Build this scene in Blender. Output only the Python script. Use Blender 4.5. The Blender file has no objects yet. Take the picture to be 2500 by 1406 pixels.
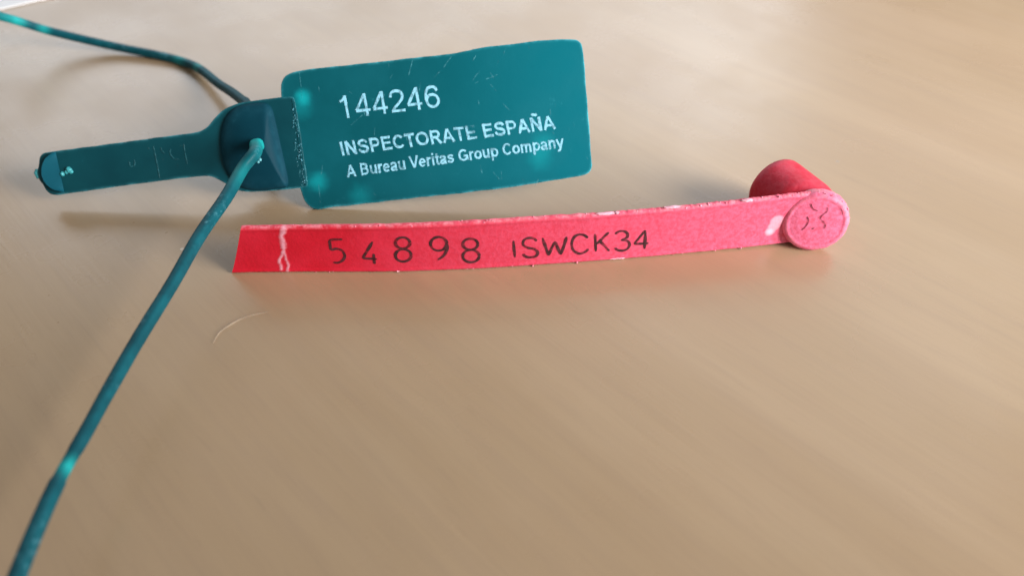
import bpy, bmesh, math, random
from mathutils import Vector, noise
random.seed(7)
R = math.radians
scene = bpy.context.scene
S = 0.01                      # everything below is worked out in centimetres

# ------------------------------------------------------------------ camera
H, PITCH, HFOV = 9.0, 42.0, 62.0
F = 1250 / math.tan(R(HFOV / 2))          # focal length in photo pixels (2500 wide)
th = R(PITCH)
C0 = Vector((0, 0, H))
FW = Vector((0, math.cos(th), -math.sin(th)))
UP = Vector((0, math.sin(th), math.cos(th)))
RT = Vector((1, 0, 0))
cam_d = bpy.data.cameras.new('camera')
cam = bpy.data.objects.new('camera', cam_d)
scene.collection.objects.link(cam)
cam.location = C0 * S
cam.rotation_euler = (R(90 - PITCH), 0, 0)
cam_d.sensor_width = 36
cam_d.angle = R(HFOV)
cam_d.clip_start, cam_d.clip_end = 0.002, 50
cam_d.dof.use_dof = True
cam_d.dof.focus_distance = 0.136
cam_d.dof.aperture_fstop = cam_d.lens / 1.9
scene.camera = cam

# ------------------------------------------------------------------ light
w = bpy.data.worlds.new('World'); scene.world = w; w.use_nodes = True
bg = w.node_tree.nodes['Background']
bg.inputs['Color'].default_value = (1.0, 0.97, 0.94, 1)
bg.inputs['Strength'].default_value = 0.25

def area(name, loc, target, sx, sy, power, col, spread=180):
    l = bpy.data.lights.new(name, 'AREA')
    l.spread = R(spread); l.shape = 'RECTANGLE'; l.size = sx * S; l.size_y = sy * S; l.energy = power; l.color = col
    o = bpy.data.objects.new(name, l); scene.collection.objects.link(o)
    o.location = Vector(loc) * S
    o.rotation_euler = (Vector(target) - Vector(loc)).to_track_quat('-Z', 'Y').to_euler()
    return o
area('window_light', (-14, 95, 44), (2, 14, 0), 112, 44, 3.7, (0.80, 0.90, 1.0))
area('upper_sheen_light', (50, 84, 74), (4, 14, 0), 74, 66, 1.6, (0.90, 0.95, 1.0))  # added lamp out of view, puts a pale sheen on the table's right
area('side_window_light', (54, -8, 23), (11, 25, 0), 40, 30, 1.90, (1.0, 0.97, 0.95), 64)

scene.view_settings.view_transform = 'Standard'
scene.view_settings.look = 'None'
scene.view_settings.exposure = 0.0
scene.view_settings.gamma = 1.0
scene.view_settings.use_curve_mapping = False
scene.render.engine = 'CYCLES'
scene.cycles.use_denoising = True
scene.cycles.max_bounces = 8

# ------------------------------------------------------------------ helpers
def ray(u, v):
    return (FW + RT * ((u - 1250) / F) + UP * ((703 - v) / F)).normalized()
def at_z(u, v, z=0.0):                      # where the sight line meets the height z
    d = ray(u, v); t = (z - C0.z) / d.z
    return C0 + d * t

def link(name, bm, mat, parent=None, origin=(0, 0, 0), sharp=35):
    """one mesh object; bm is in cm, world axes; origin is its thing's base (cm)"""
    o0 = Vector(origin)
    for vv in bm.verts: vv.co = (vv.co - o0) * S
    bmesh.ops.recalc_face_normals(bm, faces=bm.faces)
    me = bpy.data.meshes.new(name); bm.to_mesh(me); bm.free()
    for p in me.polygons: p.use_smooth = True
    me.set_sharp_from_angle(angle=R(sharp))
    me.materials.append(mat)
    o = bpy.data.objects.new(name, me); scene.collection.objects.link(o)
    if parent is not None: o.parent = parent
    else: o.location = o0 * S
    return o
def root(name, loc, label, cat):
    o = bpy.data.objects.new(name, None); scene.collection.objects.link(o)
    o.location = Vector(loc) * S; o.empty_display_size = 0.01
    o['label'] = label; o['category'] = cat
    return o

def catmull(pts, n=8, closed=False):
    P = [Vector(p) for p in pts]; out = []; N = len(P)
    rng = range(N) if closed else range(N - 1)
    for i in rng:
        if closed: a, b, c, d = P[i-1], P[i], P[(i+1) % N], P[(i+2) % N]
        else:
            b, c = P[i], P[i+1]
            a = P[i-1] if i else b * 2 - c
            d = P[i+2] if i + 2 < N else c * 2 - b
        for k in range(n):
            t = k / n
            out.append(0.5 * (2*b + (c-a)*t + (2*a-5*b+4*c-d)*t*t + (3*b-a-3*c+d)*t**3))
    if not closed: out.append(P[-1])
    return out
def densify(pts, step, closed=True):
    out = []; N = len(pts)
    for i in range(N if closed else N - 1):
        a, b = Vector(pts[i]), Vector(pts[(i+1) % N])
        m = max(1, int((b - a).length / step))
        for k in range(m): out.append(a.lerp(b, k / m))
    if not closed: out.append(Vector(pts[-1]))
    return out
def soften(pts, n=2):
    """round the corners of a closed outline"""
    P = [Vector(p) for p in pts]
    for _ in range(n):
        Q = []
        for i in range(len(P)):
            a, b = P[i], P[(i+1) % len(P)]
            Q += [a.lerp(b, .25), a.lerp(b, .75)]
        P = Q
    return P
def inset(poly, d):
    N = len(poly); area2 = sum(poly[i].x*poly[(i+1) % N].y - poly[(i+1) % N].x*poly[i].y for i in range(N))
    sg = 1 if area2 > 0 else -1; out = []
    for i in range(N):
        t = (poly[(i+1) % N] - poly[i-1])
        if t.length < 1e-9: t = Vector((1, 0))
        t.normalize()
        out.append(poly[i] + Vector((-t.y, t.x)) * sg * d)
    return out
def plate(poly, P, z0, thick, rings=((0.0, -0.010), (0.010, 0.0), (0.026, 0.0), (0.055, 0.0)), vals=(1, .8, .2, 0)):
    """flat plate from a 2-D outline; P(a,b,z) maps to 3-D; 'edge' attribute fades inwards"""
    bm = bmesh.new(); lay = bm.verts.layers.float.new('edge'); N = len(poly)
    loops = []
    def ring(pl, z, val):
        r = []
        for p in pl:
            vv = bm.verts.new(P(p.x, p.y, z)); vv[lay] = val; r.append(vv)
        loops.append(r)
    ring(inset(poly, 0.012), z0 - thick, 1)
    ring(poly, z0 - thick + 0.012, 1)
    for (d, dz), val in zip(rings, vals): ring(inset(poly, d), z0 + dz, val)
    for a, b in zip(loops[:-1], loops[1:]):
        for i in range(N): bm.faces.new((a[i], a[(i+1) % N], b[(i+1) % N], b[i]))
    bm.faces.new(loops[0]); bm.faces.new(loops[-1])
    return bm
def tube(bm, pts, radii, pale=None, seg=16, cap=True, ridge=0):
    lay = bm.verts.layers.float.get('pale') or bm.verts.layers.float.new('pale')
    n = len(pts); rings = []; nrm = None
    for i, p in enumerate(pts):
        t = (pts[min(i+1, n-1)] - pts[max(i-1, 0)]).normalized()
        if nrm is None: nrm = t.orthogonal().normalized()
        nrm = (nrm - t * nrm.dot(t)).normalized(); bn = t.cross(nrm)
        r = []
        for k in range(seg):
            a = 2 * math.pi * k / seg
            vv = bm.verts.new(p + (nrm * math.cos(a) + bn * math.sin(a)) * radii[i] * (1 + ridge * math.cos(4 * a + .6)))
            vv[lay] = pale[i] if pale else 0; r.append(vv)
        rings.append(r)
    for a, b in zip(rings[:-1], rings[1:]):
        for k in range(seg): bm.faces.new((a[k], a[(k+1) % seg], b[(k+1) % seg], b[k]))
    if cap:
        bm.faces.new(rings[0]); bm.faces.new(rings[-1])
def ribbon(bm, pts, width, P, lift=0.0, taper=True, th=0.0025):
    """thin stroke of ink, scratch or moulded line along 2-D points on a surface P(a,b,z)"""
    n = len(pts); rows = []
    for i, p in enumerate(pts):
        t = pts[min(i+1, n-1)] - pts[max(i-1, 0)]
        if t.length < 1e-9: t = Vector((1, 0))
        t.normalize(); m = Vector((-t.y, t.x)); hw = width / 2
        if taper and (i == 0 or i == n - 1): hw *= 0.45
        hw *= 0.85 + 0.3 * noise.noise(Vector((p.x * 9, p.y * 9, 3.1)))
        a, b = p + m * hw, p - m * hw
        rows.append([bm.verts.new(P(a.x, a.y, lift)), bm.verts.new(P(p.x, p.y, lift + th)), bm.verts.new(P(b.x, b.y, lift))])
    for a, b in zip(rows[:-1], rows[1:]):
        for k in (0, 1): bm.faces.new((a[k], a[k+1], b[k+1], b[k]))
def crumb(bm, c, r, squash=1.0):
    res = bmesh.ops.create_icosphere(bm, subdivisions=2, radius=r)
    for vv in res['verts']:
        vv.co *= 1 + .35 * noise.noise(vv.co * (1.2 / r) + Vector(c) * 7); vv.co.z *= squash; vv.co += Vector(c)

# ------------------------------------------------------------------ materials
def new_mat(name):
    m = bpy.data.materials.new(name); m.use_nodes = True
    nt = m.node_tree; b = nt.nodes['Principled BSDF']
    return m, nt, b
def N(nt, typ, **kw):
    n = nt.nodes.new(typ)
    for k, v in kw.items(): setattr(n, k, v)
    return n
def mixc(nt, fac, a, b, blend='MIX'):
    n = N(nt, 'ShaderNodeMix', data_type='RGBA', blend_type=blend)
    for sock, val in ((n.inputs[0], fac), (n.inputs[6], a), (n.inputs[7], b)):
        if hasattr(val, 'is_linked') or hasattr(val, 'node'): nt.links.new(val, sock)
        elif isinstance(val, (int, float)): sock.default_value = val
        else: sock.default_value = (*val, 1)
    return n.outputs[2]
def math_(nt, op, a, b=0.0, clamp=False):
    n = N(nt, 'ShaderNodeMath', operation=op, use_clamp=clamp)
    for sock, val in ((n.inputs[0], a), (n.inputs[1], b)):
        if isinstance(val, (int, float)): sock.default_value = val
        else: nt.links.new(val, sock)
    return n.outputs[0]
def ramp(nt, src, lo, hi, a=0.0, b=1.0, smooth=True):
    n = N(nt, 'ShaderNodeMapRange')
    if smooth: n.interpolation_type = 'SMOOTHSTEP'
    nt.links.new(src, n.inputs[0])
    for k, v in zip((1, 2, 3, 4), (lo, hi, a, b)): n.inputs[k].default_value = v
    return n.outputs[0]
def objco(nt, scale=(1, 1, 1), rotz=0.0):
    t = N(nt, 'ShaderNodeTexCoord'); m = N(nt, 'ShaderNodeMapping')
    m.inputs['Scale'].default_value = scale; m.inputs['Rotation'].default_value = (0, 0, rotz)
    nt.links.new(t.outputs['Object'], m.inputs[0]); return m.outputs[0]
def noise_(nt, co, scale, detail=3, rough=0.55):
    n = N(nt, 'ShaderNodeTexNoise'); n.inputs['Scale'].default_value = scale
    n.inputs['Detail'].default_value = detail; n.inputs['Roughness'].default_value = rough
    nt.links.new(co, n.inputs['Vector']); return n.outputs['Fac']
def bump(nt, b, h, strength, dist):
    n = N(nt, 'ShaderNodeBump'); n.inputs['Strength'].default_value = strength
    n.inputs['Distance'].default_value = dist; nt.links.new(h, n.inputs['Height'])
    nt.links.new(n.outputs[0], b.inputs['Normal'])
def attr(nt, name):
    n = N(nt, 'ShaderNodeAttribute', attribute_name=name); return n.outputs['Fac']
def spot(nt, co, p, r0, r1):
    n = N(nt, 'ShaderNodeVectorMath', operation='DISTANCE'); nt.links.new(co, n.inputs[0])
    n.inputs[1].default_value = p
    return ramp(nt, n.outputs['Value'], r0, r1, 1, 0)

# table: beige beech laminate with a satin varnish, grain running away to the left
GA = at_z(1900, 156); GB = at_z(2460, 384)
GRAIN = math.atan2(GB.y - GA.y, GB.x - GA.x)
def table_mat():
    m, nt, b = new_mat('beech_laminate')
    tc = N(nt, 'ShaderNodeTexCoord'); mp = N(nt, 'ShaderNodeMapping')
    mp.vector_type = 'POINT'; mp.inputs['Rotation'].default_value = (0, 0, -GRAIN)
    nt.links.new(tc.outputs['Object'], mp.inputs[0])
    def st(sx, sy):
        k = N(nt, 'ShaderNodeMapping'); k.inputs['Scale'].default_value = (sx, sy, 1)
        nt.links.new(mp.outputs[0], k.inputs[0]); return k.outputs[0]
    broad = noise_(nt, st(6, 60), 1.0, 4, 0.5)
    mid = noise_(nt, st(26, 420), 1.0, 4, 0.6)
    fine = noise_(nt, st(90, 1500), 1.0, 2, 0.5)
    pores = noise_(nt, st(160, 1100), 1.0, 1, 0.4)
    patch = noise_(nt, objco(nt), 16.0, 3, 0.5)
    c = mixc(nt, ramp(nt, broad, .3, .7), (0.360, 0.250, 0.146), (0.398, 0.284, 0.173))
    c = mixc(nt, ramp(nt, mid, .40, .78, 0, .31), c, (0.31, 0.215, 0.14))
    c = mixc(nt, ramp(nt, fine, .45, .8, 0, .13), c, (0.27, 0.19, 0.125))
    c = mixc(nt, ramp(nt, pores, .66, .76, 0, .10), c, (0.22, 0.15, 0.1))
    c = mixc(nt, ramp(nt, patch, .35, .7, 0, .16), c, (0.43, 0.28, 0.18))
    fleck = noise_(nt, tc.outputs['Object'], 2600.0, 2, 0.6)
    c = mixc(nt, ramp(nt, fleck, .35, .7, 0, .07), c, (0.30, 0.205, 0.13))
    vor = N(nt, 'ShaderNodeTexVoronoi'); vor.inputs['Scale'].default_value = 130
    nt.links.new(tc.outputs['Object'], vor.inputs['Vector'])
    keep = N(nt, 'ShaderNodeSeparateColor'); nt.links.new(vor.outputs['Color'], keep.inputs[0])
    dot = math_(nt, 'MULTIPLY', ramp(nt, vor.outputs['Distance'], .03, .06, 1, 0), math_(nt, 'GREATER_THAN', keep.outputs[0], .86))
    dk = math_(nt, 'MULTIPLY', dot, math_(nt, 'GREATER_THAN', keep.outputs[1], .45))
    c = mixc(nt, math_(nt, 'MULTIPLY', dot, .5), c, (0.75, 0.70, 0.62))
    c = mixc(nt, math_(nt, 'MULTIPLY', dk, .75), c, (0.20, 0.15, 0.11))
    nt.links.new(c, b.inputs['Base Color'])
    b.inputs['Roughness'].default_value = 0.40
    smear = noise_(nt, objco(nt), 40.0, 4, 0.6)
    nt.links.new(ramp(nt, smear, .3, .7, .25, .34), b.inputs['Roughness'])
    b.inputs['Specular IOR Level'].default_value = 1.0
    bump(nt, b, math_(nt, 'ADD', mid, fine), 0.04, 0.0003)
    return m

def teal(name, base, deep, pale, spots=(), spot_col=(0.005, 0.36, 0.40), grad=None, rough=0.34, spec=.32):
    m, nt, b = new_mat(name); co = N(nt, 'ShaderNodeTexCoord').outputs['Object']
    cl = noise_(nt, co, 90, 4, 0.6); fi = noise_(nt, co, 900, 3, 0.6); sc = noise_(nt, objco(nt, (1, 1, 1)), 420, 5, 0.7)
    c = mixc(nt, ramp(nt, cl, .3, .72), deep, base)
    if grad:                                        # blends to a brighter teal towards one end
        sp = N(nt, 'ShaderNodeSeparateXYZ'); nt.links.new(co, sp.inputs[0])
        c = mixc(nt, ramp(nt, sp.outputs['X'], grad[0], grad[1]), c, grad[2])
    nz = N(nt, 'ShaderNodeTexNoise'); nz.inputs['Scale'].default_value = 700; nt.links.new(co, nz.inputs['Vector'])
    wob = N(nt, 'ShaderNodeVectorMath', operation='MULTIPLY_ADD'); nt.links.new(nz.outputs['Color'], wob.inputs[0]); wob.inputs[1].default_value = (.0012,) * 3; nt.links.new(co, wob.inputs[2])
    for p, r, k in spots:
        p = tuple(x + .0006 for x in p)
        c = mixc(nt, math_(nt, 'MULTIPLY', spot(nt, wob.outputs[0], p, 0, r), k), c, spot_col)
    wear = math_(nt, 'MULTIPLY', attr(nt, 'edge'), ramp(nt, sc, .40, .66, .12, .85))
    c = mixc(nt, wear, c, pale)
    c = mixc(nt, ramp(nt, sc, .66, .80, 0, .35), c, pale)
    nt.links.new(c, b.inputs['Base Color'])
    nt.links.new(ramp(nt, cl, .3, .7, rough - .05, rough + .12), b.inputs['Roughness'])
    b.inputs['Specular IOR Level'].default_value = spec
    bump(nt, b, math_(nt, 'ADD', fi, cl), 0.10, 0.0002)
    return m

def plain(name, col, rough=0.5, bumpy=0.0, scale=700, var=0.25, alpha=None):
    m, nt, b = new_mat(name); co = N(nt, 'ShaderNodeTexCoord').outputs['Object']
    n = noise_(nt, co, scale, 4, 0.6)
    c = mixc(nt, ramp(nt, n, .3, .7), tuple(x * (1 - var) for x in col), tuple(min(1, x * (1 + var)) for x in col))
    nt.links.new(c, b.inputs['Base Color']); b.inputs['Roughness'].default_value = rough
    if bumpy: bump(nt, b, n, bumpy, 0.0003)
    if alpha:
        a = noise_(nt, co, alpha[0], 4, 0.65)
        nt.links.new(ramp(nt, a, alpha[1], alpha[2], alpha[3], alpha[4]), b.inputs['Alpha'])
    return m

def cord_mat():
    m, nt, b = new_mat('teal_cord'); co = N(nt, 'ShaderNodeTexCoord').outputs['Object']
    n = noise_(nt, co, 260, 4, 0.6); sc = noise_(nt, co, 900, 4, .7)
    c = mixc(nt, ramp(nt, n, .3, .7), (0.002, 0.058, 0.078), (0.003, 0.094, 0.122))
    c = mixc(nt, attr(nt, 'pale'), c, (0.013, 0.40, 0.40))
    c = mixc(nt, math_(nt, 'MULTIPLY', ramp(nt, sc, .50, .70, 0, .55), ramp(nt, noise_(nt, co, 120, 2, .5), .52, .68)), c, (0.12, 0.36, 0.44))
    nt.links.new(c, b.inputs['Base Color'])
    b.inputs['Roughness'].default_value = 0.50
    b.inputs['Specular IOR Level'].default_value = 0.16
    bump(nt, b, n, 0.15, 0.0003)
    return m

def red_mat():
    m, nt, b = new_mat('red_plastic'); co = N(nt, 'ShaderNodeTexCoord').outputs['Object']
    cl = noise_(nt, co, 130, 4, 0.6); fi = noise_(nt, co, 1500, 3, 0.65); sc = noise_(nt, co, 700, 4, .7)
    c = mixc(nt, ramp(nt, cl, .3, .7), (0.55, 0.006, 0.022), (0.61, 0.012, 0.035))
    dust_sheen = math_(nt, 'MULTIPLY', attr(nt, 'dust_sheen'), ramp(nt, fi, .30, .68, .55, 1))
    c = mixc(nt, dust_sheen, c, (0.86, 0.19, 0.34))  # dusty wear, with pink sheen from the light painted into the colour
    c = mixc(nt, ramp(nt, sc, .62, .78, 0, .20), c, (0.75, 0.10, 0.17))
    c = mixc(nt, math_(nt, 'MULTIPLY', attr(nt, 'edge'), ramp(nt, sc, .38, .62, .1, .9)), c, (0.84, 0.27, 0.33))
    c = mixc(nt, attr(nt, 'white'), c, (0.88, 0.56, 0.68))
    nt.links.new(c, b.inputs['Base Color'])
    b.inputs['Roughness'].default_value = 0.52
    b.inputs['Specular IOR Level'].default_value = 0.30
    bump(nt, b, math_(nt, 'ADD', fi, cl), 0.28, 0.00025)
    return m

M_TABLE = table_mat()
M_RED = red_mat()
M_CORD = cord_mat()
M_BURR = plain('red_burr', (0.84, 0.27, 0.38), 0.6, .3)
M_CHIP = plain('whitened_chip', (0.86, 0.42, 0.52), 0.6, .3)
M_INK = plain('black_ink', (0.060, 0.012, 0.018), 0.55, 0, 900, .5, alpha=(800, .34, .56, .50, .98))
M_MARK = plain('dark_groove', (0.16, 0.008, 0.02), 0.6, 0, 900, .3, alpha=(1400, .35, .56, .3, .85))
M_PRINT = plain('white_print', (0.27, 0.63, 0.80), 0.55, 0, 1500, .10, alpha=(1500, .36, .50, .50, 1.0))
M_SCUFF = plain('scuff', (0.10, 0.42, 0.50), 0.5, 0, 1500, .2, alpha=(1300, .38, .68, 0, .60))
M_EMB = plain('moulded_line', (0.012, 0.125, 0.155), 0.5, 0, 1500, .2, alpha=(1300, .36, .64, .1, .9))
M_CYAN = plain('stretched_plastic', (0.045, 0.34, 0.38), 0.4, .3)
M_WHITE = plain('white_surface', (0.80, 0.81, 0.83), 0.7, 0, 60, .03)

# ------------------------------------------------------------------ the table
bm = bmesh.new()
xs, ys = (-26, 26), (2, 38)
vv = [bm.verts.new((x, y, z)) for z in (-2.2, 0) for x, y in ((xs[0], ys[0]), (xs[1], ys[0]), (xs[1], ys[1]), (xs[0], ys[1]))]
for f in ((0, 3, 2, 1), (4, 5, 6, 7), (0, 1, 5, 4), (1, 2, 6, 5), (2, 3, 7, 6), (3, 0, 4, 7)): bm.faces.new([vv[i] for i in f])
bmesh.ops.bevel(bm, geom=[e for e in bm.edges], offset=.25, segments=4, affect='EDGES', profile=.5)
tab = link('tabletop', bm, M_TABLE)
tab['kind'] = 'structure'

# ------------------------------------------------------------------ the green seal
PHI = R(33)
NP = Vector((0, -math.cos(PHI), math.sin(PHI)))       # the way the flag faces
E1, E2 = Vector((1, 0, 0)), Vector((0, math.sin(PHI), math.cos(PHI)))
P0 = at_z(766, 513, 0.02) - NP * 0.0
def fp(u, v, z=0.0):                                   # photo point -> coordinates in the flag's plane
    d = ray(u, v); q = P0 + NP * z
    t = (q - C0).dot(NP) / d.dot(NP)
    r = C0 + d * t - q
    return Vector((r.dot(E1), r.dot(E2)))
def PF(a, b, z): return P0 + E1 * a + E2 * b + NP * z
def fpl(pts): return [fp(u, v) for u, v in pts]

GREEN0 = P0.copy(); GREEN0.z = 0
green = root('security_seal', GREEN0, 'teal plastic pull-tight seal with a printed rectangular flag and a long round cord', 'security seal')
gl = lambda u, v: tuple((PF(*fp(u, v), 0) - GREEN0) * S)

M_FLAG = teal('teal_flag', (0.002, 0.104, 0.132), (0.0015, 0.084, 0.106), (0.07, 0.46, 0.55),
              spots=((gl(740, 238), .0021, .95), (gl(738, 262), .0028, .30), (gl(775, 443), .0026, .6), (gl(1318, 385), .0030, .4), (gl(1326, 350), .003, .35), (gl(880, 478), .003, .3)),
              grad=(.010, .050, (0.002, 0.152, 0.196)), spec=.16)
M_TAB = teal('teal_tab', (0.002, 0.064, 0.082), (0.0015, 0.048, 0.064), (0.06, 0.33, 0.40), spec=.22)
M_PAD = teal('teal_pad', (0.003, 0.085, 0.125), (0.003, 0.070, 0.105), (0.06, 0.33, 0.40), rough=.6, spec=.12)
M_HEAD = teal('teal_head', (0.002, 0.048, 0.074), (0.0015, 0.038, 0.060), (0.05, 0.24, 0.34), rough=.60, spec=.10)

# flag
fo = fpl([(683,215),(688,196),(704,180),(735,171),(860,158.5),(1000,143),(1140,126.5),(1160,118),(1250,108),(1320,99),(1398,95),(1414,99),(1424,115),(1432,230),(1445,395),(1446,412),(1437,425),(1415,431),(1300,449),(1195,465),(1000,485),(790,509),(768,512),(752,503),(740,485),(728,445),(716,395),(696,290)])
fo = densify(soften(fo), .045)
fo = [p + Vector((noise.noise(Vector((p.x*4, p.y*4, 1))), noise.noise(Vector((p.x*4, p.y*4, 9))))) * .010 for p in fo]
flag = link('flag', plate(fo, PF, 0, .075), M_FLAG, green, GREEN0)

# a rubbed patch in the print, over the last letters of the long word
nt = M_PRINT.node_tree; b_ = nt.nodes['Principled BSDF']; al = b_.inputs['Alpha'].links[0].from_socket
co_ = N(nt, 'ShaderNodeTexCoord').outputs['Object']
al = math_(nt, 'SUBTRACT', al, math_(nt, 'MULTIPLY', spot(nt, co_, gl(1153, 312), .0003, .0013), .85), True)
for p_, k_ in ((gl(1113, 322), .6), (gl(980, 408), .5), (gl(905, 418), .5)):
    al = math_(nt, 'SUBTRACT', al, math_(nt, 'MULTIPLY', spot(nt, co_, p_, .0002, .0009), k_), True)
nt.links.new(al, b_.inputs['Alpha'])

# lettering on the flag: text turned into mesh and fitted between photo points
def arc(cx, cy, rx, ry, a0, a1, n=18):
    return [(cx + rx * math.cos(R(a0 + (a1 - a0) * k / n)), cy + ry * math.sin(R(a0 + (a1 - a0) * k / n))) for k in range(n + 1)]
def cur(*pts): return [tuple(p) for p in catmull([Vector(p) for p in pts], 6)]
# letter skeletons in cap heights: (advance, strokes)
GLYPHS = {
    '1': (.776, [[(.43, 0), (.43, 1)], cur((.43, .95), (.33, .83), (.17, .75))]),
    '2': (.776, [cur((.11, .68), (.15, .84), (.27, .93), (.42, .94), (.58, .88), (.65, .73), (.6, .56), (.42, .37), (.22, .2), (.14, .06)), [(.08, .06), (.69, .06)]]),
    '4': (.776, [[(.51, .97), (.07, .27)], [(.05, .26), (.70, .26)], [(.53, 0), (.53, 1)]]),
    '6': (.776, [cur((.65, .74), (.58, .89), (.43, .94), (.26, .88), (.16, .70), (.13, .45), (.15, .30)), arc(.40, .33, .26, .27, 0, 360, 28)]),
    'A': (1.0, [[(.11, 0), (.49, .96)], [(.51, .96), (.89, 0)], [(.26, .31), (.74, .31)]]),
    'B': (1.0, [[(.2, 0), (.2, 1)], [(.2, .9), (.54, .9)] + arc(.54, .71, .21, .19, 90, -90) + [(.2, .52)], [(.2, .52), (.58, .52)] + arc(.58, .31, .24, .21, 90, -90) + [(.2, .10)]]),
    'C': (1.0, [arc(.53, .5, .38, .4, 40, 320, 26)]),
    'E': (.93, [[(.2, 0), (.2, 1)], [(.2, .9), (.84, .9)], [(.2, .52), (.79, .52)], [(.2, .1), (.87, .1)]]),
    'G': (1.08, [arc(.54, .5, .4, .4, 42, 318, 26) + [(.93, .24)], [(.93, .08), (.93, .47)], [(.58, .44), (1.0, .44)]]),
    'I': (.39, [[(.195, 0), (.195, 1)]]),
    'N': (1.0, [[(.19, 0), (.19, 1)], [(.2, .96), (.8, .04)], [(.81, 0), (.81, 1)]]),
    'O': (1.08, [arc(.54, .5, .41, .4, 0, 360, 34)]),
    'P': (.93, [[(.2, 0), (.2, 1)], [(.2, .9), (.55, .9)] + arc(.55, .67, .24, .23, 90, -90) + [(.2, .44)]]),
    'R': (1.0, [[(.2, 0), (.2, 1)], [(.2, .9), (.58, .9)] + arc(.58, .69, .22, .21, 90, -90) + [(.2, .48)], [(.52, .48), (.88, 0)]]),
    'S': (.93, [cur((.80, .72), (.71, .86), (.47, .905), (.25, .83), (.2, .69), (.3, .57), (.5, .51), (.72, .43), (.8, .28), (.71, .14), (.46, .095), (.22, .16), (.12, .31))]),
    'T': (.85, [[(.03, .9), (.82, .9)], [(.425, 0), (.425, .9)]]),
    'V': (.93, [[(.07, 1), (.455, .04)], [(.475, .04), (.86, 1)]]),
    'a': (.78, [cur((.12, .5), (.2, .6), (.38, .64), (.55, .58), (.59, .45), (.59, .14), (.65, .0)), cur((.59, .38), (.4, .345), (.2, .29), (.13, .18), (.22, .09), (.38, .09), (.53, .16), (.59, .27))]),
    'e': (.78, [[(.14, .37), (.66, .37)], arc(.39, .36, .26, .275, 0, 318, 24)]),
    'i': (.39, [[(.195, 0), (.195, .73)], [(.195, .85), (.195, 1)]]),
    'm': (1.24, [[(.17, 0), (.17, .73)], cur((.17, .45), (.24, .6), (.4, .64), (.55, .58), (.6, .45), (.6, .2), (.6, 0)), cur((.6, .45), (.68, .6), (.84, .64), (.99, .58), (1.04, .45), (1.04, .2), (1.04, 0))]),
    'n': (.85, [[(.17, 0), (.17, .73)], cur((.17, .45), (.26, .6), (.43, .64), (.61, .58), (.66, .43), (.66, .2), (.66, 0))]),
    'o': (.85, [arc(.425, .365, .29, .275, 0, 360, 28)]),
    'p': (.85, [[(.18, -.27), (.18, .73)], arc(.45, .365, .27, .275, 0, 360, 28)]),
    'r': (.54, [[(.17, 0), (.17, .73)], cur((.17, .4), (.25, .58), (.39, .645), (.52, .62))]),
    's': (.78, [cur((.62, .52), (.53, .61), (.37, .64), (.2, .585), (.18, .48), (.28, .41), (.45, .36), (.6, .29), (.6, .18), (.5, .1), (.34, .085), (.18, .12), (.1, .22))]),
    't': (.46, [cur((.23, .93), (.23, .6), (.23, .22), (.29, .1), (.43, .09)), [(.04, .64), (.43, .64)]]),
    'u': (.85, [cur((.18, .73), (.18, .5), (.18, .28), (.25, .14), (.4, .09), (.58, .16), (.67, .32)), [(.67, 0), (.67, .73)]]),
    'y': (.78, [[(.07, .73), (.39, .03)], cur((.71, .73), (.54, .33), (.4, .0), (.33, -.15), (.24, -.2), (.1, -.19))]),
}
GLYPHS['Ñ'] = (1.0, GLYPHS['N'][1] + [cur((.30, 1.15), (.40, 1.22), (.58, 1.15), (.70, 1.21))])
def lettering(name, body, bl, br, tl, weight):
    """bl, br, tl: photo points at the base-left, base-right and top-left of the capitals; weight in cap heights"""
    x, runs = 0, []
    for ch in body:
        if ch == ' ': x += .40; continue
        adv, st = GLYPHS[ch]
        runs += [[(px + x, py) for px, py in l] for l in st]; x += adv
    hw = weight / 2
    x0 = min(p[0] for l in runs for p in l) - hw; x1 = max(p[0] for l in runs for p in l) + hw
    A, B, T = fp(*bl), fp(*br), fp(*tl)
    bm = bmesh.new(); cap_h = (T - A).length
    for k, l in enumerate(runs):
        pts = [A + (B - A) * ((px - x0) / (x1 - x0)) + (T - A) * py for px, py in l]
        if len(pts) == 2: pts = densify(pts, .04, False)
        ribbon(bm, pts, weight * cap_h, PF, .0028 + .0003 * (k % 5), taper=False, th=.0012)
    return link(name, bm, M_PRINT, flag, GREEN0)
lettering('number_print', '144246', (833,290.5), (1077,262), (823,236), .135)
lettering('name_print', 'INSPECTORATE ESPAÑA', (836,380.5), (1358,315), (828,347), .20)
lettering('company_print', 'A Bureau Veritas Group Company', (848,433.5), (1378,360), (843,404), .185)

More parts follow.
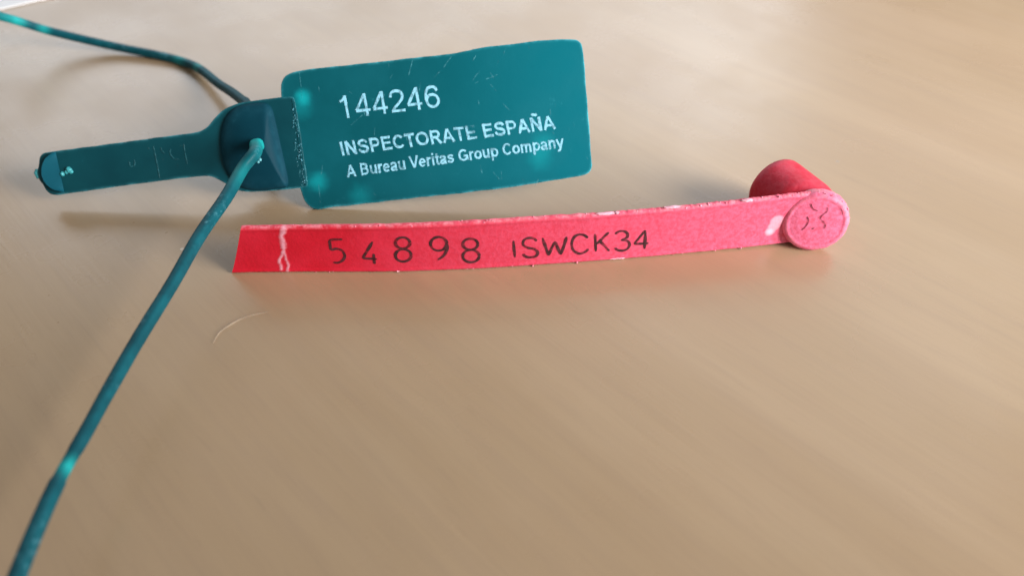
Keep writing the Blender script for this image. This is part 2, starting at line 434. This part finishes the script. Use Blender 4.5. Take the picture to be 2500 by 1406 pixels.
def strokes(name, mat, lists, width, parent, lift, n=6, th=.0025):
    bm = bmesh.new()
    for l in lists: ribbon(bm, catmull(fpl(l), n) if len(l) > 2 else densify(fpl(l), .03, False), width, PF, lift, th=th)
    return link(name, bm, mat, parent, GREEN0)
def c2(pts, sx=3.0488, ox=660, oy=70): return [(x / sx + ox, y / sx + oy) for x, y in pts]
sc_l = [c2(l) for l in ([(1360,195),(1320,245),(1290,290),(1215,368)], [(1062,222),(1045,290),(1028,352)], [(910,340),(890,375)], [(215,320),(228,430),(240,520)], [(880,260),(882,290)],
        [(1690,345),(1650,362),(1605,378)], [(1550,395),(1520,410)], [(1750,150),(1735,200)], [(1530,200),(1505,245)], [(1850,120),(1862,140)], [(1920,115),(1925,150)], [(360,430),(365,480)],
        [(1555,310),(1553,345)], [(1700,240),(1690,262)], [(1950,270),(1953,290)], [(2255,700),(2265,730)], [(2215,730),(2225,755)], [(360,1160),(372,1300)], [(690,640),(600,720)], [(770,1225),(800,1260)], [(1875,1118),(1890,1135)], [(2120,560),(2123,585)], [(2350,950),(2365,975)])]
rr = random.Random(3)
for _ in range(26):
    u, v = rr.uniform(760, 1410), rr.uniform(160, 440)
    if v < 160 + (1410 - u) * .05: continue
    a = rr.uniform(-2.2, -.6); l = rr.uniform(6, 26)
    sc_l.append([(u, v), (u + l * math.cos(a), v - l * math.sin(a))])
strokes('scuff_marks', M_SCUFF, sc_l, .015, flag, .003, th=.0008)

# grip tab with neck
to = fpl([(119,371),(200,361),(340,342),(480,324),(497,318),(512,304),(527,285),(545,268),(570,256),(600,248),(650,242),(690,237.5),(712,235.5),(719,239),(725,270),(745,400),(752,450),(749,457),(724,461),(650,467),(592,470),(566,458),(540,442),(514,429),(480,431),(340,448),(158,474),(128,477),(114,468),(105,450),(97,441),(92,430),(90,418),(95,405),(95,387),(103,375)])
to = densify(soften(to), .05)
to = [p + Vector((noise.noise(Vector((p.x*5, p.y*5, 4))), noise.noise(Vector((p.x*5, p.y*5, 7))))) * .008 for p in to]
tabp = link('grip_tab', plate(to, PF, .004, .10), M_TAB, green, GREEN0)
# moulded crescent at the tab's end: a shallow scoop sloping to the tip
bm = bmesh.new()
arc = [fp(*q) for q in catmull([(137,371.5),(117,389),(109,415),(114,440),(133,460),(158,468)], 5)]
st_ = [fp(137 + 21 * k / 25, 371.5 + 96.5 * k / 25) for k in range(26)]
rows = []
for a, s in zip(arc, st_):
    rows.append([bm.verts.new(PF(*(a.lerp(s, k / 5)), .014 + .09 * (1 - k / 5))) for k in range(6)])
    rows[-1].insert(0, bm.verts.new(PF(*(a + (a - s) * .06), .0)))
for a, b in zip(rows[:-1], rows[1:]):
    for k in range(6): bm.faces.new((a[k], a[k+1], b[k+1], b[k]))
link('end_pad', bm, M_PAD, tabp, GREEN0, 25)
bm = bmesh.new()
for u, v, rad_ in ((169, 415, .055), (163, 421, .035), (153, 425, .042), (174, 419, .04)):
    crumb(bm, PF(*fp(u, v), .010), rad_)
link('moulding_nub', bm, M_CYAN, tabp, GREEN0)
bm = bmesh.new()
tube(bm, [PF(*fp(*q), -.03) for q in ((89,414),(87,422),(92,436))], [.03, .045, .03], seg=10)
link('tip_nub', bm, M_CYAN, tabp, GREEN0)
c5 = lambda pts: [(x / 7.81 + 260, y / 7.81 + 300) for x, y in pts]
strokes('moulded_marks', M_EMB, [c5(l) for l in ([(440,745),(460,820),(500,830),(545,800),(535,710)], [(1480,410),(1500,560),(1545,780)], [(1400,430),(1480,440)], [(1230,500),(1215,560),(1240,630),(1310,690),(1400,690)],
        [(1035,470),(1070,540),(1120,590)], [(1080,670),(1078,720)], [(800,470),(825,510)], [(1355,790),(1375,840)], [(900,450),(960,740),(1020,1050)])], .026, tabp, .011, th=.004)
# crumbled tear line where the tab meets the flag
bm = bmesh.new()
for k in range(70):
    t = k / 69; u, v = 720 + 26 * t, 266 + 186 * t
    if rr.random() < .55: continue
    q = fp(u + rr.uniform(-13, 2) * (1 if rr.random() < .6 else .2), v)
    crumb(bm, PF(q.x, q.y, .004), rr.uniform(.007, .016))
link('tear_line', bm, plain('torn_plastic', (0.06, 0.24, 0.31), .5, .3), tabp, GREEN0)

seam = []
for k in range(22):
    t = rr.random(); u, v = 719 + 26 * t - rr.uniform(0, 12), 266 + 186 * t
    l = rr.uniform(5, 15); seam.append([(u, v), (u + rr.uniform(-2, 3), v + l * .5), (u + rr.uniform(-3, 4), v + l)])
strokes('tear_scratches', M_SCUFF, seam, .016, tabp, .006, th=.002)
# lock head: D-shaped boss rising to an off-centre peak, steep facet towards the flag
ho = fpl([(660,253),(672,303),(683,353),(694,403),(705,452),(690,458),(640,464),(603,463),(572,447),(552,415),(541,375),(539,335),(546,298),(562,272),(588,258),(622,253)])
apex = fp(654, 362)
hd = densify(soften(ho), .06)
bm = bmesh.new(); lay = bm.verts.layers.float.new('edge'); rings = []
for d, z, f, e in ((-.03, -.02, 0, 0), (.0, .03, 0, .05), (.03, .065, 0, .1), (0, .105, .12, .08), (0, .17, .34, 0), (0, .205, .6, 0), (0, .23, .85, 0)):
    base = inset(hd, d + (.03 if f else 0)); r = []
    for p in base:
        q = p.lerp(apex, f); v = bm.verts.new(PF(q.x, q.y, z)); v[lay] = e; r.append(v)
    rings.append(r)
n = len(hd)
for a, b in zip(rings[:-1], rings[1:]):
    for i in range(n): bm.faces.new((a[i], a[(i+1) % n], b[(i+1) % n], b[i]))
tip = bm.verts.new(PF(apex.x, apex.y, .24))
for i in range(n): bm.faces.new((rings[-1][i], rings[-1][(i+1) % n], tip))
bm.faces.new(rings[0][::-1])
head = link('lock_head', bm, M_HEAD, green, GREEN0, 30)
# socket on the head's back
bm = bmesh.new()
cb = fp(628, 360)
tube(bm, [PF(cb.x, cb.y, z) for z in (-.08, -.12, -.38, -.42)], [.52, .55, .50, .44], seg=28)
link('lock_socket', bm, M_HEAD, head, GREEN0)

# cord: one piece, from the near end through the head and away behind it
front = [((14,1480), 1.02), ((44,1400), .96), ((94,1278), .89), ((146,1166), .84), ((212,1050), .82), ((263,957), .82), ((341,822), .86), ((421,692), .93), ((488,575), 1.02), ((552,482), 1.11), ((592,412), 1.20), ((622,374), 1.30)]
fpts = [at_z(u, v, z) for (u, v), z in front]
q = fp(643, 355); fpts += [PF(q.x, q.y, .42), PF(q.x - .02, q.y - .0, .25), PF(q.x - .06, q.y, .0), PF(q.x - .12, q.y - .02, -.3)]
back = [((606,262), .92), ((588,243), .74), ((560,222), .52), ((532,204), .36), ((487,169), .18), ((446,151), .10), ((392,137), .09), ((280,114), .16), ((196,95), .30), ((112,74), .52), ((42,52), .82), ((0,40), 1.02), ((-70,18), 1.35)]
bpts = [at_z(u, v, z) for (u, v), z in back]
path = catmull(fpts + bpts, 10)
nf = len(fpts) * 10
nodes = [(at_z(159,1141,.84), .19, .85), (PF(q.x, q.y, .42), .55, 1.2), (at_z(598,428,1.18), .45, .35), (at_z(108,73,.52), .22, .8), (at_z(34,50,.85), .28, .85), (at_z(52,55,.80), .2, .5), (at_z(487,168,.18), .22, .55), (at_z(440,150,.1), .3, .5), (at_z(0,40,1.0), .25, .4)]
rad, pale = [], []
step_i = min(range(nf), key=lambda i: (path[i] - at_z(146,1168,.84)).length)
for i, p in enumerate(path):
    f = i / nf
    r = .081 + .023 * min(1, max(0, (f - .22) / .5))
    if i < step_i: r = .088
    elif i < step_i + 6: r = .074
    if i > nf - 15: r = .106 + (.090 - .106) * min(1, (i - nf + 15) / 22)
    r *= 1 + .035 * noise.noise(p * 1.3)
    rad.append(r)
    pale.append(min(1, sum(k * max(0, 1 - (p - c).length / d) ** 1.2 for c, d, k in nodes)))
bm = bmesh.new(); tube(bm, path, rad, pale, 32, ridge=.055)
link('cord', bm, M_CORD, green, GREEN0, 60)
bm = bmesh.new()
crumb(bm, at_z(634, 390, 1.16), .03); crumb(bm, at_z(630, 396, 1.15), .022)
link('plastic_burr', bm, plain('pale_burr', (.12, .42, .48), .5), head, GREEN0)

# ------------------------------------------------------------------ the red seal
bot = [(564,668),(640,666.5),(764,665.5),(880,665.5),(988,664.5),(1090,661),(1180,657),(1337,647),(1481,636.5),(1600,627),(1687,619),(1800,609),(1921,598),(1990,591)]
wall = [at_z(u, v, 0.0).to_2d() for u, v in bot]
d0 = (wall[0] - wall[1]).normalized()
wall = [wall[0] + d0 * 1.0] + wall
wall = catmull(wall, 10)
cum = [0]
for a, b in zip(wall[:-1], wall[1:]): cum.append(cum[-1] + (b - a).length)
def wall_at(s):
    if s <= 0: return wall[0] + (wall[1] - wall[0]).normalized() * s, (wall[1] - wall[0]).normalized()
    if s >= cum[-1]:
        t = (wall[-1] - wall[-2]).normalized(); return wall[-1] + t * (s - cum[-1]), t
    for i in range(len(cum) - 1):
        if s <= cum[i+1]:
            f = (s - cum[i]) / (cum[i+1] - cum[i])
            t0 = (wall[min(i+1, len(wall)-1)] - wall[max(i-1, 0)]).normalized()
            t1 = (wall[min(i+2, len(wall)-1)] - wall[i]).normalized()
            return wall[i].lerp(wall[i+1], f), t0.lerp(t1, f).normalized()
def PW(s, z, off):                                    # along the strap, up, out of its face
    p, t = wall_at(s); nrm = Vector((t.y, -t.x))
    return Vector((p.x + nrm.x * off, p.y + nrm.y * off, z))
def wp(u, v):                                         # photo point -> (s, z) on the strap's face
    d = ray(u, v); k = d.y / d.x if abs(d.x) > 1e-9 else 1e9
    best = None
    for i in range(len(wall) - 1):
        a, b = wall[i], wall[i+1]
        den = (b.x - a.x) * d.y - (b.y - a.y) * d.x
        if abs(den) < 1e-12: continue
        f = (a.y * d.x - a.x * d.y) / den
        if -1e-6 <= f <= 1 + 1e-6:
            x = a.lerp(b, f); tt = x.length / d.to_2d().length
            best = Vector((cum[i] + f * (cum[i+1] - cum[i]), C0.z + d.z * tt))
    if best is None: raise ValueError((u, v))
    return best
top = [wp(*q) for q in ((588,557),(640,556),(796,554),(988,551),(1180,542),(1337,532),(1464,525),(1687,506),(1859,487),(1928,478))]
def top_z(s):
    if s <= top[0].x: return top[0].y
    for a, b in zip(top[:-1], top[1:]):
        if s <= b.x: return a.y + (b.y - a.y) * (s - a.x) / (b.x - a.x)
    return top[-1].y
sL0, sL1 = wp(565, 667).x, wp(588, 557).x             # slanted cut at the left end
sR = wp(1990, 560).x
RED0 = at_z(1250, 655); RED0.z = 0
red = root('security_seal', RED0, 'red plastic strap seal standing on edge with stamped black numbers and a round barrel', 'security seal')

crack = [[(694,556),(688,575),(693,600),(690,618)], [(690,618),(681,640),(688,656)], [(692,612),(702,640),(704,662)]]
crack = [[wp(*q) for q in l] for l in crack]
blotch = [(wp(1897,540), .13), (wp(1890,552), .12), (wp(1880,565), .10)]
def seg_d(p, a, b):
    ab = b - a; t = max(0, min(1, (p - a).dot(ab) / ab.length_squared)); return (p - a - ab * t).length
NS, NZ = 620, 40
THK = .07
bm = bmesh.new(); le = bm.verts.layers.float.new('edge'); ld = bm.verts.layers.float.new('dust_sheen'); lw = bm.verts.layers.float.new('white')
faceg, backg = [], []
for i in range(NS + 1):
    t = i / NS; rowf, rowb = [], []
    for j in range(NZ + 1):
        zt = j / NZ
        s0 = sL0 + (sL1 - sL0) * zt ** 0.9
        s = s0 + (sR - s0) * t
        hz = top_z(s); z0 = .004 + .05 * max(0, (t - .75) / .25) ** 2
        rough = .6 + 1.2 * t
        if j == NZ: hz += .012 * rough * noise.noise(Vector((s * 6, 0, 1))) + .014 * t * noise.noise(Vector((s * 17, 0, 1)))
        if j == 0: z0 += max(0, .014 * rough * noise.noise(Vector((s * 7, 5, 1))))
        z = z0 + (hz - z0) * zt
        de = min(z - z0, hz - z)
        rim = .012 * (1 - min(1, max(0, (de - .05) / .03)))           # raised border of the strap
        rnd = -.03 * max(0, 1 - de / .03)
        off = rim + rnd + .004 * noise.noise(Vector((s * 3, z * 3, 2)))
        p2 = Vector((s, z))
        pj = p2 + Vector((noise.noise(Vector((z * 9, 1, 0))), 0)) * .022 + Vector((noise.noise(Vector((s * 14, z * 14, 4))), 0)) * .010
        cw = min(seg_d(pj, a, b) for l in crack for a, b in zip(l[:-1], l[1:]))
        wdt = (.058 if z > .5 else .030) * (.9 + .5 * noise.noise(Vector((s * 4, z * 5, 8))))
        white = max(0, 1 - (cw / wdt) ** 1.5) * (.6 + .4 * noise.noise(Vector((s*20, z*20, 0)))) if cw < wdt else 0
        off += .008 * white
        for c, r in blotch:
            white = max(min(.56, white), max(0, 1 - ((p2 - c).length / r) ** 2))
        v = bm.verts.new(PW(s, z, off)); v[le] = max(0, 1 - de / .032); v[ld] = .0 + .72 * max(0, min(1, (t - .16) / .75)); v[lw] = min(1, white)  # pink grows to the right: wear plus painted light on that end
        rowf.append(v)
        v = bm.verts.new(PW(s, z, -THK)); v[le] = .5 if j in (0, NZ) else 0; v[ld] = .4; rowb.append(v)
    faceg.append(rowf); backg.append(rowb)
for i in range(NS):
    for j in range(NZ):
        bm.faces.new((faceg[i][j], faceg[i+1][j], faceg[i+1][j+1], faceg[i][j+1]))
        bm.faces.new((backg[i][j], backg[i][j+1], backg[i+1][j+1], backg[i+1][j]))
    for j in (0, NZ):
        bm.faces.new((faceg[i][j], backg[i][j], backg[i+1][j], faceg[i+1][j]))
for i in (0, NS):
    for j in range(NZ): bm.faces.new((faceg[i][j], faceg[i][j+1], backg[i][j+1], backg[i][j]))
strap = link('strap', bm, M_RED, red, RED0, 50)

# stamped characters, drawn as ink strokes that follow the strap
c3 = lambda pts: [(x / 3.125 + 540, y / 3.125 + 500) for x, y in pts]
c4 = lambda pts: [(x / 2.907 + 1240, y / 2.907 + 370) for x, y in pts]
def ell(cx, cy, rx, ry, a0=0, a1=360, n=22): return [(cx + rx * math.cos(R(a0 + (a1 - a0) * k / n)), cy + ry * math.sin(R(a0 + (a1 - a0) * k / n))) for k in range(n + 1)]
ink = [
    ('c', c3([(925,262),(875,264),(828,268)])), ('c', c3([(828,268),(832,305),(838,347)])), ('c', c3([(838,347),(880,334),(925,350),(943,388),(930,420),(895,440),(855,438)])),
    ('c', c3([(1156,280),(1118,345),(1080,406)])), ('c', c3([(1080,406),(1135,410),(1190,412)])), ('c', c3([(1164,372),(1167,410),(1172,450)])),
    ('c', c3(ell(1385, 290, 55, 42))), ('c', c3(ell(1390, 385, 60, 47))),
    ('c', c3(ell(1660, 297, 62, 52))), ('c', c3([(1722,297),(1724,335),(1702,383),(1655,420)])),
    ('c', c3(ell(1902, 300, 57, 42))), ('c', c3(ell(1907, 390, 63, 47))),
    ('c', c4([(40,632),(44,690),(50,750)])),
    ('c', c4([(205,635),(185,618),(150,612),(115,628),(110,662),(145,682),(190,692),(212,715),(200,740),(160,750),(122,742),(108,725)])),
    ('c', c4([(245,612),(268,675),(290,736)])), ('c', c4([(290,736),(312,685),(335,636)])), ('c', c4([(335,636),(355,685),(377,730)])), ('c', c4([(377,730),(398,668),(417,603)])),
    ('c', c4([(568,612),(540,592),(505,588),(470,608),(453,655),(468,702),(510,724),(548,712),(572,690)])),
    ('c', c4([(618,583),(621,645),(625,708)])), ('c', c4([(716,572),(675,612),(628,658)])), ('c', c4([(655,636),(688,670),(720,705)])),
    ('c', c4([(762,585),(790,566),(828,566),(850,585),(842,612),(805,628)])), ('c', c4([(805,628),(845,632),(864,656),(850,688),(815,702),(780,698),(760,682)])),
    ('c', c4([(975,558),(935,608),(897,655)])), ('c', c4([(897,655),(945,653),(997,650)])), ('c', c4([(976,558),(974,625),(970,690)])),
]
bm = bmesh.new()
for _, l in ink:
    pts = catmull([wp(*q) for q in l], 4)
    ribbon(bm, pts, .054, PW, .0055, th=.001)
link('stamped_lettering', bm, M_INK, strap, RED0)

# burrs and whitened chips along the strap's edges
bm = bmesh.new(); rb = random.Random(11)
for k in range(90):
    s = sL1 + (sR - sL1) * (rb.random() ** .62); t = (s - sL1) / (sR - sL1)
    up = rb.random() < .8
    z = top_z(s) - rb.uniform(-.008, .02) if up else .012 + .05 * max(0, (t - .75) / .25) ** 2 + rb.uniform(0, .02)
    crumb(bm, PW(s, z, rb.uniform(-.06, .0) if up else rb.uniform(-.02, .012)), rb.uniform(.006, .011 + .009 * t))
link('edge_burrs', bm, M_BURR, strap, RED0)
for (u0, u1, v, sz) in ((1462, 1500, 524, .035), (1502, 1512, 521, .04), (1625, 1660, 508, .03), (1812, 1838, 491, .045), (1484, 1528, 632, .04), (968, 976, 672, .03)):
    bm = bmesh.new()
    pm = wp((u0 + u1) / 2, v - .04 * (u1 - u0)) if v < 670 else wp((u0 + u1) / 2, 661)
    hl = (u1 - u0) / 2 / 135
    res = bmesh.ops.create_icosphere(bm, subdivisions=3, radius=1)
    for vt in res['verts']:
        c = vt.co; n_ = 1 + .45 * noise.noise(c * 2.2 + Vector((u0, 0, 0)))
        vt.co = PW(pm.x + c.x * hl * n_, pm.y + c.z * sz * .55 * n_, -.012 + c.y * .03 * n_)
    link('whitened_chip', bm, M_CHIP, strap, RED0)

# barrel and round cap
FC = at_z(1988, 533, .52); BC = at_z(1907, 464, .55)
ax = (BC - FC); ax.z = 0; L = ax.length; ax.normalize()
BC = FC + ax * L
side = Vector((-ax.y, ax.x, 0)); zz = Vector((0, 0, 1))
def lathe(prof, seg=72, edge=None, dust_sheen=.8, jit=0, ax=ax, side=side, zz=zz):
    bm = bmesh.new(); le = bm.verts.layers.float.new('edge'); ld = bm.verts.layers.float.new('dust_sheen'); bm.verts.layers.float.new('white')
    rings = []
    for i, (r, d) in enumerate(prof):
        ring = []
        for k in range(seg):
            a = 2 * math.pi * k / seg
            rr_ = r * (1 + (jit * noise.noise(Vector((math.cos(a)*6, math.sin(a)*6, d*9))) if r > .3 else 0))
            v = bm.verts.new(FC + ax * d + (side * math.cos(a) + zz * math.sin(a)) * rr_)
            v[le] = edge[i] if edge else 0; v[ld] = dust_sheen; ring.append(v)
        rings.append(ring)
    for a, b in zip(rings[:-1], rings[1:]):
        for k in range(seg): bm.faces.new((a[k], a[(k+1) % seg], b[(k+1) % seg], b[k]))
    bm.faces.new(rings[0]); bm.faces.new(rings[-1])
    return bm
RC = .522
caz = math.atan2(FC.x, FC.y) - R(17); cel = R(-10)       # the cap is turned and tipped a little on its strap
cax = Vector((math.sin(caz) * math.cos(cel), math.cos(caz) * math.cos(cel), math.sin(cel)))
cside = Vector((-cax.y, cax.x, 0)).normalized(); czz = cside.cross(cax).normalized()
if czz.z < 0: czz = -czz
FC = FC - cax * .11
cap = link('round_cap', lathe([(.02, -.070), (.20, -.073), (.38, -.071), (.405, -.065), (.42, -.065), (.44, -.071), (RC - .06, -.068), (RC - .02, -.048), (RC, -.015), (RC + .008, .03), (RC + .01, .11), (RC - .03, .14)],
           edge=[0, 0, 0, 0, 0, .2, .4, .5, .5, .8, .8, .5], dust_sheen=1.0, jit=.02, ax=cax, side=cside, zz=czz), M_RED, red, RED0, 40)  # full pink on the cap, partly painted light on its face
def loft(stops, seg=64):
    bm = bmesh.new(); le = bm.verts.layers.float.new('edge'); ld = bm.verts.layers.float.new('dust_sheen'); bm.verts.layers.float.new('white')
    rings = []
    for c, a, rad in stops:
        s_ = Vector((-a.y, a.x, 0)).normalized(); z_ = s_.cross(a).normalized()
        if z_.z < 0: z_ = -z_
        ring = []
        for k in range(seg):
            t = 2 * math.pi * k / seg
            v = bm.verts.new(c + (s_ * math.cos(t) + z_ * math.sin(t)) * rad)
            v[le] = .12; v[ld] = .0 + .28 * max(0, math.sin(t)) ** 2 * (.5 + .5 * noise.noise(v.co * 5)); ring.append(v)  # upper side pinker: light on the barrel put into its colour
        rings.append(ring)
    for a, b in zip(rings[:-1], rings[1:]):
        for k in range(seg): bm.faces.new((a[k], a[(k+1) % seg], b[(k+1) % seg], b[k]))
    bm.faces.new(rings[0]); bm.faces.new(rings[-1])
    return bm
st0 = FC + cax * .10
stops = []
for k in range(13):
    f = k / 12
    stops.append((st0.lerp(BC, f), cax.lerp(ax, min(1, f * 1.6)).normalized(), min(.48, RC - .02) + .055 * min(1, f * 3)))
stops += [(BC + ax * .06, ax, .535)] + [(BC + ax * (.10 + .22 * math.sin(t)), ax, (.535) * math.cos(t) ** .45) for t in (.15, .3, .5, .7, .9, 1.1, 1.3, 1.45)]
barrel = link('barrel', loft(stops), M_RED, red, RED0, 50)
# moulded squiggles on the cap
c7 = lambda pts: [(x / 5.406 + 1780, y / 5.406 + 370) for x, y in pts]
def cp(u, v):
    d = ray(u, v); t = (FC - cax * .08 - C0).dot(cax) / d.dot(cax); r = C0 + d * t - FC
    return Vector((r.dot(cside), r.dot(czz)))
def PC(a, b, z): return FC - cax * (.079 + z) + cside * a + czz * b
bm = bmesh.new()
for l, wd in (([(1300,740),(1295,790),(1225,850),(1212,890),(1265,950),(1270,985),(1252,1022)], .028), ([(1030,860),(1050,915),(1020,980),(960,1040)], .026), ([(1080,690),(1110,760),(1175,785)], .018), ([(1475,755),(1495,800),(1490,850)], .018), ([(1095,1030),(1125,1005)], .02)):
    ribbon(bm, catmull([cp(*q) for q in c7(l)], 5), wd, PC, .001, th=.001)
link('moulded_mark', bm, M_MARK, cap, RED0)
bm = bmesh.new()
for k in range(120):
    a = rb.uniform(-.2, math.pi + .1) if k < 100 else rb.uniform(0, 6.28)
    crumb(bm, FC + cax * rb.uniform(-.05, .13) + (cside * math.cos(a) + czz * math.sin(a)) * (RC + rb.uniform(-.004, .006)), rb.uniform(.006, .013))
link('cap_burrs', bm, M_BURR, cap, RED0)

# ------------------------------------------------------------------ small things on the table
bm = bmesh.new()
fib = catmull([at_z(u, v, .02) for u, v in ((520,838),(536,812),(565,791),(605,772),(655,761))], 8)
tube(bm, fib, [.006 + .010 * math.sin(math.pi * k / (len(fib) - 1)) for k in range(len(fib))], seg=6)
o = link('lint_fibre', bm, plain('pale_lint', (.52, .42, .31), .8, alpha=(300, .3, .7, .10, .26)), None, tuple(fib[0].to_2d()) + (0,))
o['label'] = 'pale curved lint fibre lying on the table in front of the red strap'; o['category'] = 'fibre'
bm = bmesh.new()
pa = [at_z(u, v, .01) for u, v in ((-300, 95), (130, -4), (260, -130), (-400, -110))]  # thin white slab for an unidentified white corner
lo = [bm.verts.new((p.x, p.y, .01)) for p in pa]; hi = [bm.verts.new((p.x, p.y, .05)) for p in pa]
bm.faces.new(hi); bm.faces.new(lo[::-1])
for i in range(4): bm.faces.new((lo[i], lo[(i+1) % 4], hi[(i+1) % 4], hi[i]))
o = link('white_patch', bm, M_WHITE, None, tuple(pa[0].to_2d()) + (0,))
o['label'] = 'blurred white patch showing at the far left corner of the table'; o['category'] = 'paper'
